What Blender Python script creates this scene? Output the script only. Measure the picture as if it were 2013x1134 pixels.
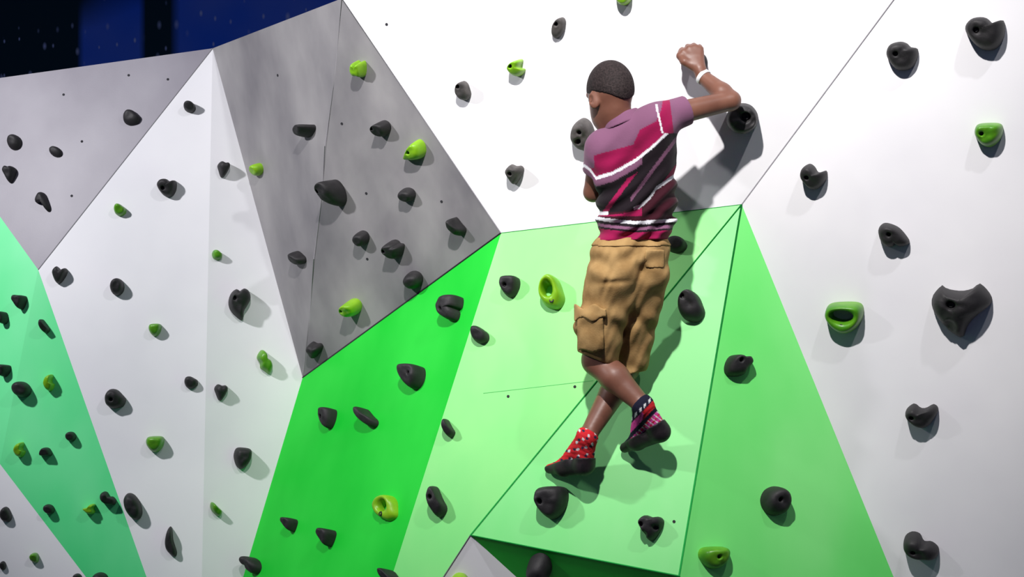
import bpy, bmesh, math, random
import numpy as np
from mathutils import Vector, Matrix, noise

for o in list(bpy.data.objects):
    bpy.data.objects.remove(o, do_unlink=True)
scene = bpy.context.scene
COL = scene.collection

# ------------------------------------------------------------------ camera, world, lights, exposure
F = 2796.0; CX, CY = 1006.5, 567.0; CAMZ = 1.6      # focal length and centre in pixels of a 2013x1134 frame
cam_d = bpy.data.cameras.new('camera')
cam_d.sensor_width = 36.0
cam_d.lens = F * 36.0 / 2013.0
cam = bpy.data.objects.new('camera', cam_d); COL.objects.link(cam)
cam.location = (0, 0, CAMZ); cam.rotation_euler = (math.pi / 2, 0, 0)
scene.camera = cam

world = bpy.data.worlds.new('world'); scene.world = world
world.use_nodes = True
bg = world.node_tree.nodes['Background']
bg.inputs[0].default_value = (0.40, 0.50, 0.92, 1); bg.inputs[1].default_value = 0.11

def spot(name, loc, target, energy, color, radius, angle=80, blend=0.6):
    d = bpy.data.lights.new(name, 'SPOT'); d.energy = energy; d.color = color
    d.shadow_soft_size = radius; d.spot_size = math.radians(angle); d.spot_blend = blend
    o = bpy.data.objects.new(name, d); COL.objects.link(o); o.location = loc
    o.rotation_euler = (Vector(target) - Vector(loc)).to_track_quat('-Z', 'Y').to_euler()
    return o
spot('spot_key', (-0.32, 1.65, 4.1), (0.60, 4.5, 2.15), 860, (1.0, 0.97, 0.95), 0.05, 60, 1.0)
spot('spot_side', (-2.7, 3.2, 3.1), (-1.0, 5.2, 1.8), 340, (0.98, 0.97, 1.0), 0.07, 68, 0.7)
spot('spot_top', (1.5, 2.1, 4.5), (0.0, 4.6, 2.2), 130, (0.97, 0.97, 1.0), 0.06, 80, 1.0)

scene.view_settings.view_transform = 'Standard'
scene.view_settings.look = 'None'
scene.view_settings.gamma = 1.0
scene.view_settings.use_curve_mapping = False
scene.view_settings.exposure = -0.16

# ------------------------------------------------------------------ helpers
def P(px, py, d):
    return Vector(((px - CX) / F * d, d, CAMZ + (CY - py) / F * d))
def proj(p):
    return (CX + p.x / p.y * F, CY - (p.z - CAMZ) / p.y * F)
def plane3(a, b, c):
    n = (b - a).cross(c - a).normalized()
    if n.y > 0: n = -n
    return (a.copy(), n)
def onplane(pl, px, py):
    a, n = pl
    r = P(px, py, 1.0) - Vector((0, 0, CAMZ))
    t = (a - Vector((0, 0, CAMZ))).dot(n) / r.dot(n)
    return Vector((0, 0, CAMZ)) + r * t

def mesh_obj(name, verts, faces, mat, parent=None, smooth=True):
    me = bpy.data.meshes.new(name)
    me.from_pydata([tuple(v) for v in verts], [], faces); me.update()
    if smooth:
        me.polygons.foreach_set('use_smooth', [True] * len(me.polygons))
    o = bpy.data.objects.new(name, me); COL.objects.link(o)
    if mat: me.materials.append(mat)
    if parent: o.parent = parent
    return o
def tag(o, label, cat, group=None):
    o['label'] = label; o['category'] = cat
    if group: o['group'] = group

# ------------------------------------------------------------------ materials
def new_mat(name, color, rough=0.5, spec=0.5, coat=0.0):
    m = bpy.data.materials.new(name); m.use_nodes = True
    b = m.node_tree.nodes['Principled BSDF']
    b.inputs['Base Color'].default_value = (*color, 1)
    b.inputs['Roughness'].default_value = rough
    b.inputs['Specular IOR Level'].default_value = spec
    b.inputs['Coat Weight'].default_value = coat
    return m
def mottled(name, c0, c1, scale, stretch=(1, 1, 1), rough=0.5, spec=0.5, lo=0.35, hi=0.65, bump=0.0, detail=4.0):
    m = new_mat(name, c0, rough, spec); nt = m.node_tree; b = nt.nodes['Principled BSDF']
    tc = nt.nodes.new('ShaderNodeTexCoord'); mp = nt.nodes.new('ShaderNodeMapping')
    mp.inputs['Scale'].default_value = stretch
    nz = nt.nodes.new('ShaderNodeTexNoise'); nz.inputs['Scale'].default_value = scale; nz.inputs['Detail'].default_value = detail
    cr = nt.nodes.new('ShaderNodeValToRGB')
    cr.color_ramp.elements[0].position = lo; cr.color_ramp.elements[0].color = (*c0, 1)
    cr.color_ramp.elements[1].position = hi; cr.color_ramp.elements[1].color = (*c1, 1)
    nt.links.new(tc.outputs['Object'], mp.inputs['Vector']); nt.links.new(mp.outputs['Vector'], nz.inputs['Vector'])
    nt.links.new(nz.outputs['Fac'], cr.inputs['Fac']); nt.links.new(cr.outputs['Color'], b.inputs['Base Color'])
    if bump:
        n2 = nt.nodes.new('ShaderNodeTexNoise'); n2.inputs['Scale'].default_value = 220; n2.inputs['Detail'].default_value = 2
        bp = nt.nodes.new('ShaderNodeBump'); bp.inputs['Strength'].default_value = bump; bp.inputs['Distance'].default_value = 0.002
        nt.links.new(tc.outputs['Object'], n2.inputs['Vector']); nt.links.new(n2.outputs['Fac'], bp.inputs['Height'])
        nt.links.new(bp.outputs['Normal'], b.inputs['Normal'])
    return m

M_WHITE = mottled('white_paint', (0.74, 0.73, 0.77), (0.89, 0.88, 0.90), 1.3, rough=0.5, spec=0.35, lo=0.25, hi=0.6, bump=0.03)
M_GREY = mottled('grey_paint', (0.165, 0.158, 0.172), (0.33, 0.318, 0.322), 3.0, (1.6, 1.6, 0.7), rough=0.42, spec=0.5, lo=0.3, hi=0.72, bump=0.05)
M_GREYL = mottled('shaded_lilac_grey_paint', (0.17, 0.155, 0.19), (0.28, 0.265, 0.30), 2.2, (1.2, 1.2, 0.9), rough=0.45, spec=0.4, lo=0.3, hi=0.72, bump=0.05)  # left panel's grey darkened in colour in place of an overhang's shade
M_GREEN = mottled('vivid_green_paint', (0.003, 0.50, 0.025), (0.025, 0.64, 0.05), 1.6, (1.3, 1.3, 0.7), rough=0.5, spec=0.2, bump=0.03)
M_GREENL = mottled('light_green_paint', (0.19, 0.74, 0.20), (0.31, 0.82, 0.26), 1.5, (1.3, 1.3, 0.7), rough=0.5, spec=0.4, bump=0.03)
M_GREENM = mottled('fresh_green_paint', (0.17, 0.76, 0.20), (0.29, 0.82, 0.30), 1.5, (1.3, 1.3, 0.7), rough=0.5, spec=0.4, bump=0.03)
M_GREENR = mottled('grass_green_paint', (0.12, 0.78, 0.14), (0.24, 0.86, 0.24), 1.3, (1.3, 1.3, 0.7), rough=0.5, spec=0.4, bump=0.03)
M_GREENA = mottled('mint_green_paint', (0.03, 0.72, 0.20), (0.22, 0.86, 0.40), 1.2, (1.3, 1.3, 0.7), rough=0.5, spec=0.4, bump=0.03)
M_BLACK = mottled('black_hold_resin', (0.014, 0.013, 0.0145), (0.025, 0.023, 0.025), 30, rough=0.62, spec=0.45, bump=0.25)
M_BLACK_LIT = mottled('lit_black_hold_resin', (0.05, 0.046, 0.045), (0.10, 0.09, 0.085), 30, rough=0.65, spec=0.4, bump=0.25)  # black resin lightened in colour for warm light on the upper holds
M_LIME = mottled('green_hold_resin', (0.19, 0.44, 0.012), (0.27, 0.54, 0.015), 25, rough=0.38, spec=0.5, bump=0.1)
M_LIME_SHADED = mottled('shaded_green_hold_resin', (0.055, 0.24, 0.010), (0.13, 0.37, 0.014), 18, rough=0.38, spec=0.5, bump=0.1)  # same lime resin with shade put into its colour, for less lit holds
M_BOLT = new_mat('bolt_steel', (0.012, 0.011, 0.012), 0.45, 0.5)
M_SEAM = new_mat('seam_dark_line', (0.03, 0.03, 0.035), 0.8, 0.2)  # dark colour of the joint strip and bolt holes
M_SEAMW = new_mat('seam_grey_line', (0.25, 0.24, 0.26), 0.8, 0.2)
M_SEAMG = new_mat('seam_green_line', (0.01, 0.30, 0.05), 0.8, 0.2)
M_SEAML = new_mat('seam_soft_green_line', (0.13, 0.60, 0.17), 0.7, 0.2)
M_MAT = mottled('floor_mat_vinyl', (0.10, 0.10, 0.13), (0.13, 0.13, 0.16), 6, rough=0.6, spec=0.4)

# ------------------------------------------------------------------ the faceted climbing wall
V1 = P(418, 95, 5.3); V2 = P(672, -3, 4.68); V3 = P(985, 458, 4.72); V4 = P(595, 742, 5.3)
V5 = P(75, 530, 5.15); V0 = P(-178, 178, 5.36); V10 = P(1458, 402, 4.5)
Q = P(770, 1134, 4.55)
PL = {}
PL['G1'] = plane3(V3, V4, Q)
PL['L'] = plane3(V3, V10, Q)
VB = onplane(PL['G1'], 391, 1426); EE = onplane(PL['G1'], 671, 1445)
V11 = onplane(PL['L'], 925, 1052); V12 = P(1335, 1132, 4.3)
PL['M'] = plane3(V10, V11, V12)
SS = P(1757, 1134, 4.5)
PL['R'] = plane3(V10, V12, SS); S2 = onplane(PL['R'], 1906, 1500)
PL['W1'] = plane3(V3, V10, V2)
TT = onplane(PL['W1'], 1757, 0)
T2 = onplane(PL['W1'], 1980, -300); W1L = onplane(PL['W1'], 700, -300)
PL['W2'] = plane3(V10, TT, SS)
PL['GC1'] = plane3(V1, V2, V4); PL['GC2'] = plane3(V2, V3, V4)
PL['GL'] = plane3(V0, V1, V5)
PL['WP1'] = plane3(V1, V5, VB); PL['WP2'] = plane3(V1, VB, V4)
P8 = P(0, 912, 5.08)
PL['GB'] = plane3(V5, P8, VB)
PL['GA'] = plane3(V5, V0, P8); PA = onplane(PL['GA'], -250, 609)
KK = P(1115, 1225, 4.62)
PL['U'] = plane3(V11, V12, KK)
PL['WM'] = plane3(V11, EE, KK)
PL['WL'] = plane3(P8, VB, P(-250, 1500, 4.9))
def down(p, z=0.0): return Vector((p.x, p.y, z))
W2R = [onplane(PL['W2'], 2500, -300), onplane(PL['W2'], 2500, 1500)]

def facet(name, polys, mat, label=None):
    """a painted plywood panel 4 cm thick: front polygons, a back, and rim faces"""
    bm = bmesh.new(); cache = {}
    def vert(p, back):
        k = (round(p.x, 5), round(p.y, 5), round(p.z, 5), back)
        if k not in cache: cache[k] = bm.verts.new((p.x, p.y + (0.04 if back else 0), p.z))
        return cache[k]
    count = {}
    for poly in polys:
        n = (poly[1] - poly[0]).cross(poly[2] - poly[0])
        if n.y > 0: poly = poly[::-1]
        bm.faces.new([vert(p, False) for p in poly])
        bm.faces.new([vert(p, True) for p in poly[::-1]])
        m = len(poly)
        for i in range(m):
            a, b = poly[i], poly[(i + 1) % m]
            ka = (round(a.x, 5), round(a.y, 5), round(a.z, 5)); kb = (round(b.x, 5), round(b.y, 5), round(b.z, 5))
            if (kb, ka) in count: count.pop((kb, ka))
            else: count[(ka, kb)] = (a, b)
    for a, b in count.values():
        bm.faces.new([vert(b, False), vert(a, False), vert(a, True), vert(b, True)])
    me = bpy.data.meshes.new(name); bm.to_mesh(me); bm.free()
    o = bpy.data.objects.new(name, me); COL.objects.link(o); me.materials.append(mat)
    o['kind'] = 'structure'
    if label: o['label'] = label
    return o

WALL = {}
WALL['W1'] = facet('wall_upper_white', [[V3, V2, W1L, T2, V10]], M_WHITE)
WALL['W2'] = facet('wall_right_white', [[V10, T2, W2R[0], W2R[1], S2], [S2, W2R[1], down(W2R[1]), down(S2)]], M_WHITE)
WALL['GC1'] = WALL['GC2'] = facet('wall_centre_grey', [[V1, V2, V4], [V2, V3, V4]], M_GREY)
WALL['GL'] = facet('wall_left_grey', [[V0, V1, V5]], M_GREYL)
WALL['WP1'] = WALL['WP2'] = facet('wall_left_white', [[V1, V5, VB], [V1, VB, V4]], M_WHITE)
WALL['GA'] = WALL['GB'] = facet('wall_left_green', [[V5, V0, PA, P8], [V5, P8, VB]], M_GREENA)
WALL['WL'] = facet('wall_lower_left_white', [[onplane(PL['WL'], -250, 609), P8, VB, onplane(PL['WL'], 391, 1500), onplane(PL['WL'], -250, 1500)]], M_WHITE)
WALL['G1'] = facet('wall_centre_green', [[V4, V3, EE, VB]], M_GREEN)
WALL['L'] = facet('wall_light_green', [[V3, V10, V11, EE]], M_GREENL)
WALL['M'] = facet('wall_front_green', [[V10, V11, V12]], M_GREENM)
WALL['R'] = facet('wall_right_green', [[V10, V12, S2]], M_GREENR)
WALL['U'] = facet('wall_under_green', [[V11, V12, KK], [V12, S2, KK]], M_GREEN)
WALL['WM'] = facet('wall_lower_white', [[V11, EE, KK], [KK, EE, down(EE), down(KK)], [S2, KK, down(KK), down(S2)], [EE, VB, down(VB), down(EE)]], M_WHITE)

def seam(n, pts, r, mat):
    """thin joint strip along panel edges"""
    vs, fs = [], []
    for a, b in zip(pts[:-1], pts[1:]):
        t = (b - a).normalized(); u = t.cross(Vector((0, 1, 0))).normalized(); w = t.cross(u)
        i0 = len(vs)
        for p in (a, b):
            for k in range(6):
                an = k * math.pi / 3
                vs.append(p + (u * math.cos(an) + w * math.sin(an)) * r)
        for k in range(6):
            k2 = (k + 1) % 6
            fs.append((i0 + k, i0 + k2, i0 + 6 + k2, i0 + 6 + k))
        fs.append(tuple(range(i0, i0 + 6))); fs.append(tuple(range(i0 + 11, i0 + 5, -1)))
    o = mesh_obj('trim_%d' % n, vs, fs, mat); o['kind'] = 'structure'
    return o
def off(p, d=0.0): return p + Vector((0, d, 0))
seam(1, [V10, T2], 0.0020, M_SEAMW)
seam(2, [V10, V12], 0.0030, M_SEAMG)
seam(3, [V10, V11], 0.0026, M_SEAMG)
seam(4, [V4, V3], 0.0030, M_SEAM)
seam(5, [V1, V5], 0.0018, M_SEAMW)
seam(6, [V2, V3], 0.0016, M_SEAMW)
jit = [V2.lerp(V4, t) + Vector((dx, -0.0005, 0)) for t, dx in ((0, 0), (.2, .004), (.36, -.006), (.5, .003), (.66, -.004), (.85, .004), (1, 0))]
seam(7, jit, 0.0013, M_SEAMW)
seam(8, [V11, V12], 0.0022, M_SEAMG)
seam(9, [V3, V10], 0.0013, M_SEAMG)
seam(10, [V11, EE], 0.0022, M_SEAMW)

seam(11, [onplane(PL['L'], 950, 773), onplane(PL['L'], 1166, 748)], 0.0010, M_SEAML)

# small unused bolt holes drilled in the panels
def bolt_hole(key, px, py, r=0.006):
    a = onplane(PL[key], px, py); n = PL[key][1]
    u = Vector((1, 0, 0)); u = (u - n * u.dot(n)).normalized(); v = n.cross(u)
    vs, fs = [], []
    for h, rr in ((-0.004, r), (0.0010, r), (0.0012, r * .6), (0.0008, r * .5)):
        for k in range(12):
            an = k * math.pi / 6
            vs.append(a + (u * math.cos(an) + v * math.sin(an)) * rr + n * h)
    for j in range(3):
        for k in range(12):
            k2 = (k + 1) % 12
            fs.append((j * 12 + k, j * 12 + k2, j * 12 + 12 + k2, j * 12 + 12 + k))
    fs.append(tuple(range(36, 48)))
    mesh_obj('bolt_hole', vs, fs, M_SEAM, WALL[key])
for key, px, py in (('GL', 253, 148), ('GL', 330, 156), ('GL', 125, 186), ('GL', 161, 278), ('GL', 141, 385),
                    ('GC2', 672, 243), ('GC2', 720, 380), ('GC2', 868, 396), ('GC2', 722, 509), ('GC1', 546, 148), ('L', 999, 779), ('L', 1130, 760),
                    ('M', 1325, 1025), ('W1', 760, 48)):
    bolt_hole(key, px, py, 0.0048)

# floor mats, starry mural wall behind, side and back of the hall
def box(name, lo, hi, mat):
    x0, y0, z0 = lo; x1, y1, z1 = hi
    vs = [(x, y, z) for x in (x0, x1) for y in (y0, y1) for z in (z0, z1)]
    fs = [(0, 1, 3, 2), (4, 6, 7, 5), (0, 4, 5, 1), (2, 3, 7, 6), (0, 2, 6, 4), (1, 5, 7, 3)]
    o = mesh_obj(name, vs, fs, mat, smooth=False); o['kind'] = 'structure'
    return o
box('floor', (-9, -3, -0.3), (6, 9.2, 0.0), M_MAT)

M_STAR = new_mat('starry_mural', (0.003, 0.006, 0.012), 0.7, 0.1)
nt = M_STAR.node_tree; bs = nt.nodes['Principled BSDF']
tc = nt.nodes.new('ShaderNodeTexCoord'); sep = nt.nodes.new('ShaderNodeSeparateXYZ'); nt.links.new(tc.outputs['Object'], sep.inputs[0])
def mth(op, a, b=None, c=None, clamp=False):
    n = nt.nodes.new('ShaderNodeMath'); n.operation = op; n.use_clamp = clamp
    for i, v in enumerate((a, b, c)):
        if v is None: continue
        if isinstance(v, (int, float)): n.inputs[i].default_value = v
        else: nt.links.new(v, n.inputs[i])
    return n.outputs[0]
def band(x, a, b, s):
    u = mth('DIVIDE', mth('SUBTRACT', x, a), s, clamp=True); v = mth('DIVIDE', mth('SUBTRACT', b, x), s, clamp=True)
    return mth('MULTIPLY', u, v)
def mural_x(px): return (px - CX) / F * 8.5
def mural_z(py): return CAMZ + (CY - py) / F * 8.5
X, Z = sep.outputs[0], sep.outputs[2]
nzl = nt.nodes.new('ShaderNodeTexNoise'); nzl.inputs['Scale'].default_value = 1.3; nt.links.new(tc.outputs['Object'], nzl.inputs['Vector'])
wob = mth('MULTIPLY', mth('SUBTRACT', nzl.outputs['Fac'], 0.5), 0.35)
Zt = mth('ADD', Z, mth('MULTIPLY', X, -0.28))
p1 = mth('MULTIPLY', band(X, mural_x(152), mural_x(286), 0.04), band(mth('ADD', Zt, wob), mural_z(160), mural_z(20) + .8, 0.2))
p2 = band(X, mural_x(335), mural_x(900), 0.06)
pm = mth('MAXIMUM', p1, p2)
mix = nt.nodes.new('ShaderNodeMix'); mix.data_type = 'RGBA'
nt.links.new(pm, mix.inputs['Factor']); mix.inputs['A'].default_value = (0.008, 0.035, 0.055, 1)
cr = nt.nodes.new('ShaderNodeValToRGB'); nt.links.new(nzl.outputs['Fac'], cr.inputs['Fac'])
cr.color_ramp.elements[0].position = .35; cr.color_ramp.elements[0].color = (0.012, 0.14, 0.95, 1)
cr.color_ramp.elements[1].position = .65; cr.color_ramp.elements[1].color = (0.13, 0.24, 0.9, 1)
nt.links.new(cr.outputs[0], mix.inputs['B'])
cmb = nt.nodes.new('ShaderNodeCombineXYZ'); nt.links.new(mth('MULTIPLY', X, 10.5), cmb.inputs[0]); nt.links.new(mth('MULTIPLY', Z, 5.5), cmb.inputs[1])
vo = nt.nodes.new('ShaderNodeTexVoronoi'); vo.voronoi_dimensions = '2D'; vo.inputs['Scale'].default_value = 1.0; nt.links.new(cmb.outputs[0], vo.inputs['Vector'])
sepc = nt.nodes.new('ShaderNodeSeparateColor'); nt.links.new(vo.outputs['Color'], sepc.inputs[0])
rad = mth('MULTIPLY_ADD', sepc.outputs[0], 0.13, 0.02)
star = mth('MULTIPLY', mth('SUBTRACT', 1.0, mth('DIVIDE', vo.outputs['Distance'], mth('ADD', rad, .04)), clamp=True), mth('MULTIPLY', sepc.outputs[1], 1.3))
mix2 = nt.nodes.new('ShaderNodeMix'); mix2.data_type = 'RGBA'
nt.links.new(star, mix2.inputs['Factor']); nt.links.new(mix.outputs['Result'], mix2.inputs['A']); mix2.inputs['B'].default_value = (0.55, 0.62, 1.0, 1)
nt.links.new(mix2.outputs['Result'], bs.inputs['Base Color'])
box('wall_back', (-9, 8.5, 0.0), (6, 8.6, 6.5), M_STAR)

# ------------------------------------------------------------------ climbing holds
SHAPES = {   # outlines in a unit box, y downwards
 'round': [(0, -1), (.7, -.72), (1, 0), (.72, .7), (0, 1), (-.7, .72), (-1, 0), (-.72, -.7)],
 'egg': [(-.1, -1), (.5, -.75), (.85, -.1), (1, .45), (.6, .95), (0, 1), (-.6, .8), (-1, .2), (-.75, -.6)],
 'tri': [(-.55, -1), (.1, -.88), (.65, -.95), (1, -.55), (.72, .25), (.2, 1), (-.25, .95), (-.72, .2), (-1, -.45)],
 'heart': [(-.5, -1), (-.05, -.62), (.3, -.66), (.72, -.95), (1, -.6), (.85, .05), (.4, .85), (-.05, 1), (-.55, .62), (-1, -.3)],
 'shield': [(-.75, -.9), (0, -1), (.75, -.95), (1, -.6), (.92, .1), (.5, .75), (-.05, 1), (-.6, .7), (-1, 0), (-1, -.55)],
 'kidney': [(-.55, -1), (-.1, -.85), (.15, -.3), (.6, -.25), (1, .25), (.85, .9), (.2, .98), (-.5, .75), (-1, .1), (-.95, -.65)],
 'horned': [(-.35, -1), (.05, -.75), (.35, -.32), (.95, -.45), (1, .05), (.75, .55), (.3, .95), (-.2, 1), (-.7, .5), (-1, -.1), (-.85, -.7)],
 'half': [(-.85, -1), (-.45, -.95), (.3, -.3), (.95, .2), (1, .6), (.6, 1), (.1, .95), (-.6, .45), (-1, -.2), (-1, -.75)],
 'wedge': [(-1, .85), (-.55, .1), (-.05, -.75), (.4, -1), (.85, -.6), (1, .15), (.75, .75), (.1, .95), (-.5, .97)],
 'drop': [(0, -1), (.3, -.75), (.45, -.1), (1, .7), (.75, 1), (.2, .9), (-.6, .55), (-.85, 0), (-.5, -.7)],
 'claw': [(-.35, -.95), (-.02, -.82), (.4, -1), (.85, -.8), (1, -.35), (.7, .1), (.4, .45), (.28, 1), (-.2, .85), (-.8, .4), (-1, -.1), (-.8, -.65)],
 'dome': [(-.95, .75), (-.85, -.1), (-.4, -.85), (.1, -1), (.6, -.75), (.95, 0), (1, .75), (.4, 1), (-.4, 1)],
 'notch': [(-.4, -1), (.02, -.72), (.25, -.35), (.6, -.95), (.95, -.6), (1, .3), (.75, 1), (.1, .85), (-.7, .8), (-1, .15), (-.85, -.55)],
 'bite': [(-.2, -.85), (.5, -1), (.72, -.75), (.5, -.25), (.62, .05), (1, .2), (.7, .75), (.1, 1), (-.6, .75), (-1, .1), (-.7, -.5)],
 'tail': [(-.6, -.85), (-.1, -1), (.35, -.8), (.75, -.85), (1, -.4), (.85, .0), (.55, .35), (.35, .85), (-.3, 1), (-.85, .85), (-1, .35), (-.9, -.3)],
 'crescent': [(.8, -1), (1, -.75), (.85, -.1), (.5, .05), (.62, .35), (.35, .9), (-.2, 1), (-.85, .7), (-1, .1), (-.65, -.45), (-.1, -.85)],
 'blob2': [(-.45, -1), (.1, -.8), (.25, -.35), (.75, -.1), (1, .45), (.6, 1), (.05, .8), (-.55, .5), (-.6, .1), (-1, -.4)],
 'beak': [(-1, -.1), (-.2, -.35), (.35, -1), (1, -.85), (.7, -.2), (.9, .6), (.45, 1), (-.2, .85), (-.65, .45)],
 'hook': [(-.35, -1), (.2, -.95), (.55, -.4), (1, .55), (.95, 1), (.5, .95), (.1, .2), (-.4, .05), (-.95, .1), (-1, -.25), (-.7, -.7)],
 'bigtri': [(-.66, -.93), (-.5, -.8), (.0, -.72), (.4, -.82), (.62, -1), (.98, -.6), (1, -.25), (.5, .2), (.22, .55), (.05, 1), (-.2, .9), (-.55, .6), (-.95, .0), (-1, -.5)],
 'lipround': [(-.1, -1), (.35, -.85), (.55, -.62), (1, -.5), (1, .1), (.7, .75), (.2, 1), (-.4, .9), (-.85, .3), (-1, -.25), (-.75, -.8)],
 'hornround': [(-.25, -1), (.1, -.92), (.38, -.62), (.62, -.55), (.85, -.85), (1, -.55), (.95, .2), (.6, .85), (.1, 1), (-.4, .75), (-.9, .05), (-1, -.45), (-.7, -.88)],
}
def closed_curve(pts, n):
    """n points evenly spaced by angle index along a closed Catmull-Rom curve"""
    m = len(pts); out = []
    for i in range(m):
        p0, p1, p2, p3 = (np.array(pts[(i + k - 1) % m], float) for k in range(4))
        for t in np.linspace(0, 1, 8, endpoint=False):
            out.append(0.5 * ((2 * p1) + (-p0 + p2) * t + (2 * p0 - 5 * p1 + 4 * p2 - p3) * t * t + (-p0 + 3 * p1 - 3 * p2 + p3) * t ** 3))
    out = np.array(out)
    seg = np.linalg.norm(np.roll(out, -1, 0) - out, axis=1); cum = np.concatenate([[0], np.cumsum(seg)])
    ext = np.vstack([out, out[:1]])
    s = np.linspace(0, cum[-1], n, endpoint=False)
    return np.stack([np.interp(s, cum, ext[:, k]) for k in range(2)], 1)

NA = 40
MATS = {'k': M_BLACK, 'b': M_BLACK_LIT, 'g': M_LIME, 'd': M_LIME_SHADED}
PANEL = {'W1': 'upper white wall', 'W2': 'right white wall', 'GC1': 'central grey panel', 'GC2': 'central grey panel', 'GL': 'left grey panel',
         'WP1': 'left white panel', 'WP2': 'left white panel', 'GA': 'left green panel', 'GB': 'left green panel', 'WL': 'lower left white corner',
         'G1': 'middle green panel', 'L': 'light green panel', 'M': 'green slab', 'R': 'right green panel', 'U': 'green underside', 'WM': 'lower white corner'}

def hold(key, cx, cy, w, h, shape, rot, ht, holes, colr, label, lean=(0, 0), tilt=0.25, inner=None, hr=None, p=2.6):
    pl = PL[key]; n = pl[1]; seed = (cx * 7.13 + cy * 3.7)
    base = onplane(pl, cx, cy)
    u = Vector((1, 0, 0)); u = (u - n * u.dot(n)).normalized(); v = n.cross(u)
    if v.z < 0: v = -v
    q0 = proj(base); q1 = proj(base + n * (ht * 0.5)); sh = (q1[0] - q0[0], q1[1] - q0[1])
    big = (w + h) / 2 > 34 and bool(holes)
    w -= min(w * .45, 1.1 * abs(sh[0]))
    # the visible outline is that of the dome, half its height off the wall
    cx -= sh[0]; cy -= sh[1]
    base = onplane(pl, cx, cy)
    R = Matrix((u, v, n)).transposed()
    ca, sa = math.cos(math.radians(rot)), math.sin(math.radians(rot))
    def loc(dx, dy):
        q = onplane(pl, cx + dx, cy + dy) - base
        return np.array((q.dot(u), q.dot(v)))
    p = p + 2.5 * max(0, ht / (min(w, h) / F * base.y / 2) - .9)
    def ring_of(pts, ww, hh):
        c = closed_curve(pts, NA)
        return np.array([loc((x * ca - y * sa) * ww / 2, (x * sa + y * ca) * hh / 2) for x, y in c])
    if rot:   # keep the given width and height for the rotated outline
        c = closed_curve(SHAPES[shape], NA); r = np.stack([c[:, 0] * w * ca - c[:, 1] * h * sa, c[:, 0] * w * sa + c[:, 1] * h * ca], 1) / 2
        out = np.array([loc(x, y) for x, y in r])
    else:
        out = ring_of(SHAPES[shape], w, h)
    ppm = F / base.y
    vs, fs = [], []
    def nz(q, s=1.0):
        return noise.noise(Vector((q[0] * 28 * s + seed, q[1] * 28 * s, seed * .31)))
    ext = max(w, h) / ppm / 2
    lean = np.array((lean[0] / ppm, -lean[1] / ppm))
    if inner:
        ix, iy, iw, ih = inner
        ctr = loc(ix, iy)
        inn = np.array([ctr + loc(math.cos(a) * iw / 2, math.sin(a) * ih / 2) - loc(0, 0) for a in np.linspace(0, 2 * math.pi, NA, endpoint=False)])
        # line the inner ring up with the outline by angle
        ang = np.arctan2(-(out - ctr)[:, 1], (out - ctr)[:, 0])
        inn = np.array([ctr + np.array((math.cos(a) * iw / 2 / ppm, -math.sin(a) * ih / 2 / ppm)) for a in ang])
        T = [0, .0, .06, .16, .3, .45, .6, .75, .87, .95, 1.0, 1.0]
        Zs = [-.05, .3, .62, .84, .97, 1, .98, .88, .68, .42, .12, -.05]
        for t, zf in zip(T, Zs):
            for k in range(NA):
                q = inn[k] * (1 - t) + out[k] * t
                z = ht * zf * (1 + tilt * q[1] / ext) if zf > 0 else -0.004
                if 0 < t < 1: z += nz(q) * ht * .05
                q = q + lean * max(zf, 0)
                vs.append((q[0], q[1], z))
        m = len(T)
        for j in range(m - 1):
            for k in range(NA):
                k2 = (k + 1) % NA
                fs.append((j * NA + k, (j + 1) * NA + k, (j + 1) * NA + k2, j * NA + k2))
        mainhole = None
    else:
        hl = holes[0] if holes else (0, 0)
        hc = loc(*hl)
        rh = (hr or max(0.0065, min(w, h) / ppm * 0.085))
        has = bool(holes)
        def fz(t): return max(0.0, 1 - t ** p) ** 0.55
        def height(q, t):
            z = ht * fz(t) * (1 + tilt * q[1] / ext)
            z += nz(q) * ht * .10 * (1 - t ** 4) + nz(q, 2.3) * ht * .04 * (1 - t ** 4)
            return z
        rings = []
        top = ht * (1 + tilt * hc[1] / ext)
        if has:
            for rr, dz in ((.35, -1), (.8, -.95), (.98, -.25), (1.25, -.03)):
                rings.append(('h', rh * rr, dz * min(.02, ht * .45)))
        for i in range(1, 15):
            rings.append(('o', math.sin(math.pi / 2 * i / 14), 0))
        t0 = 0.0
        for kind, a, dz in rings:
            for k in range(NA):
                d = out[k] - hc; L = np.linalg.norm(d) + 1e-9
                if kind == 'h':
                    q = hc + d / L * min(a, L * .5); z = height(q, 0) + dz; f = 1.0
                else:
                    tb = min(.5, (rh * 1.3 / L)) if has else 0.0
                    t = tb + (1 - tb) * a; q = hc + d * t; z = height(q, a); f = fz(a)
                q = q + lean * f
                vs.append((q[0], q[1], z if not (kind == 'o' and a > .999) else -0.004))
        # secondary screw holes: pressed-in dimples
        for hx, hy in (holes or [])[1:]:
            c2 = loc(hx, hy); r2 = rh * .95
            for i, (x, y, z) in enumerate(vs):
                dd = math.hypot(x - c2[0], y - c2[1])
                if dd < r2 * 1.6: vs[i] = (x, y, z - ht * .4 * max(0, 1 - (dd / r2 / 1.6) ** 2))
        m = len(rings)
        vs.append((float(np.mean([q[0] for q in vs[:NA]])), float(np.mean([q[1] for q in vs[:NA]])), float(np.mean([q[2] for q in vs[:NA]]))))
        for k in range(NA): fs.append((len(vs) - 1, k, (k + 1) % NA))
        for j in range(m - 1):
            for k in range(NA):
                k2 = (k + 1) % NA
                fs.append((j * NA + k, (j + 1) * NA + k, (j + 1) * NA + k2, j * NA + k2))
    me_name = 'climbing_hold'
    root = bpy.data.objects.new(me_name, None) if big else None
    body = mesh_obj('grip_body' if big else me_name, vs, fs, MATS[colr])
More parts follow.
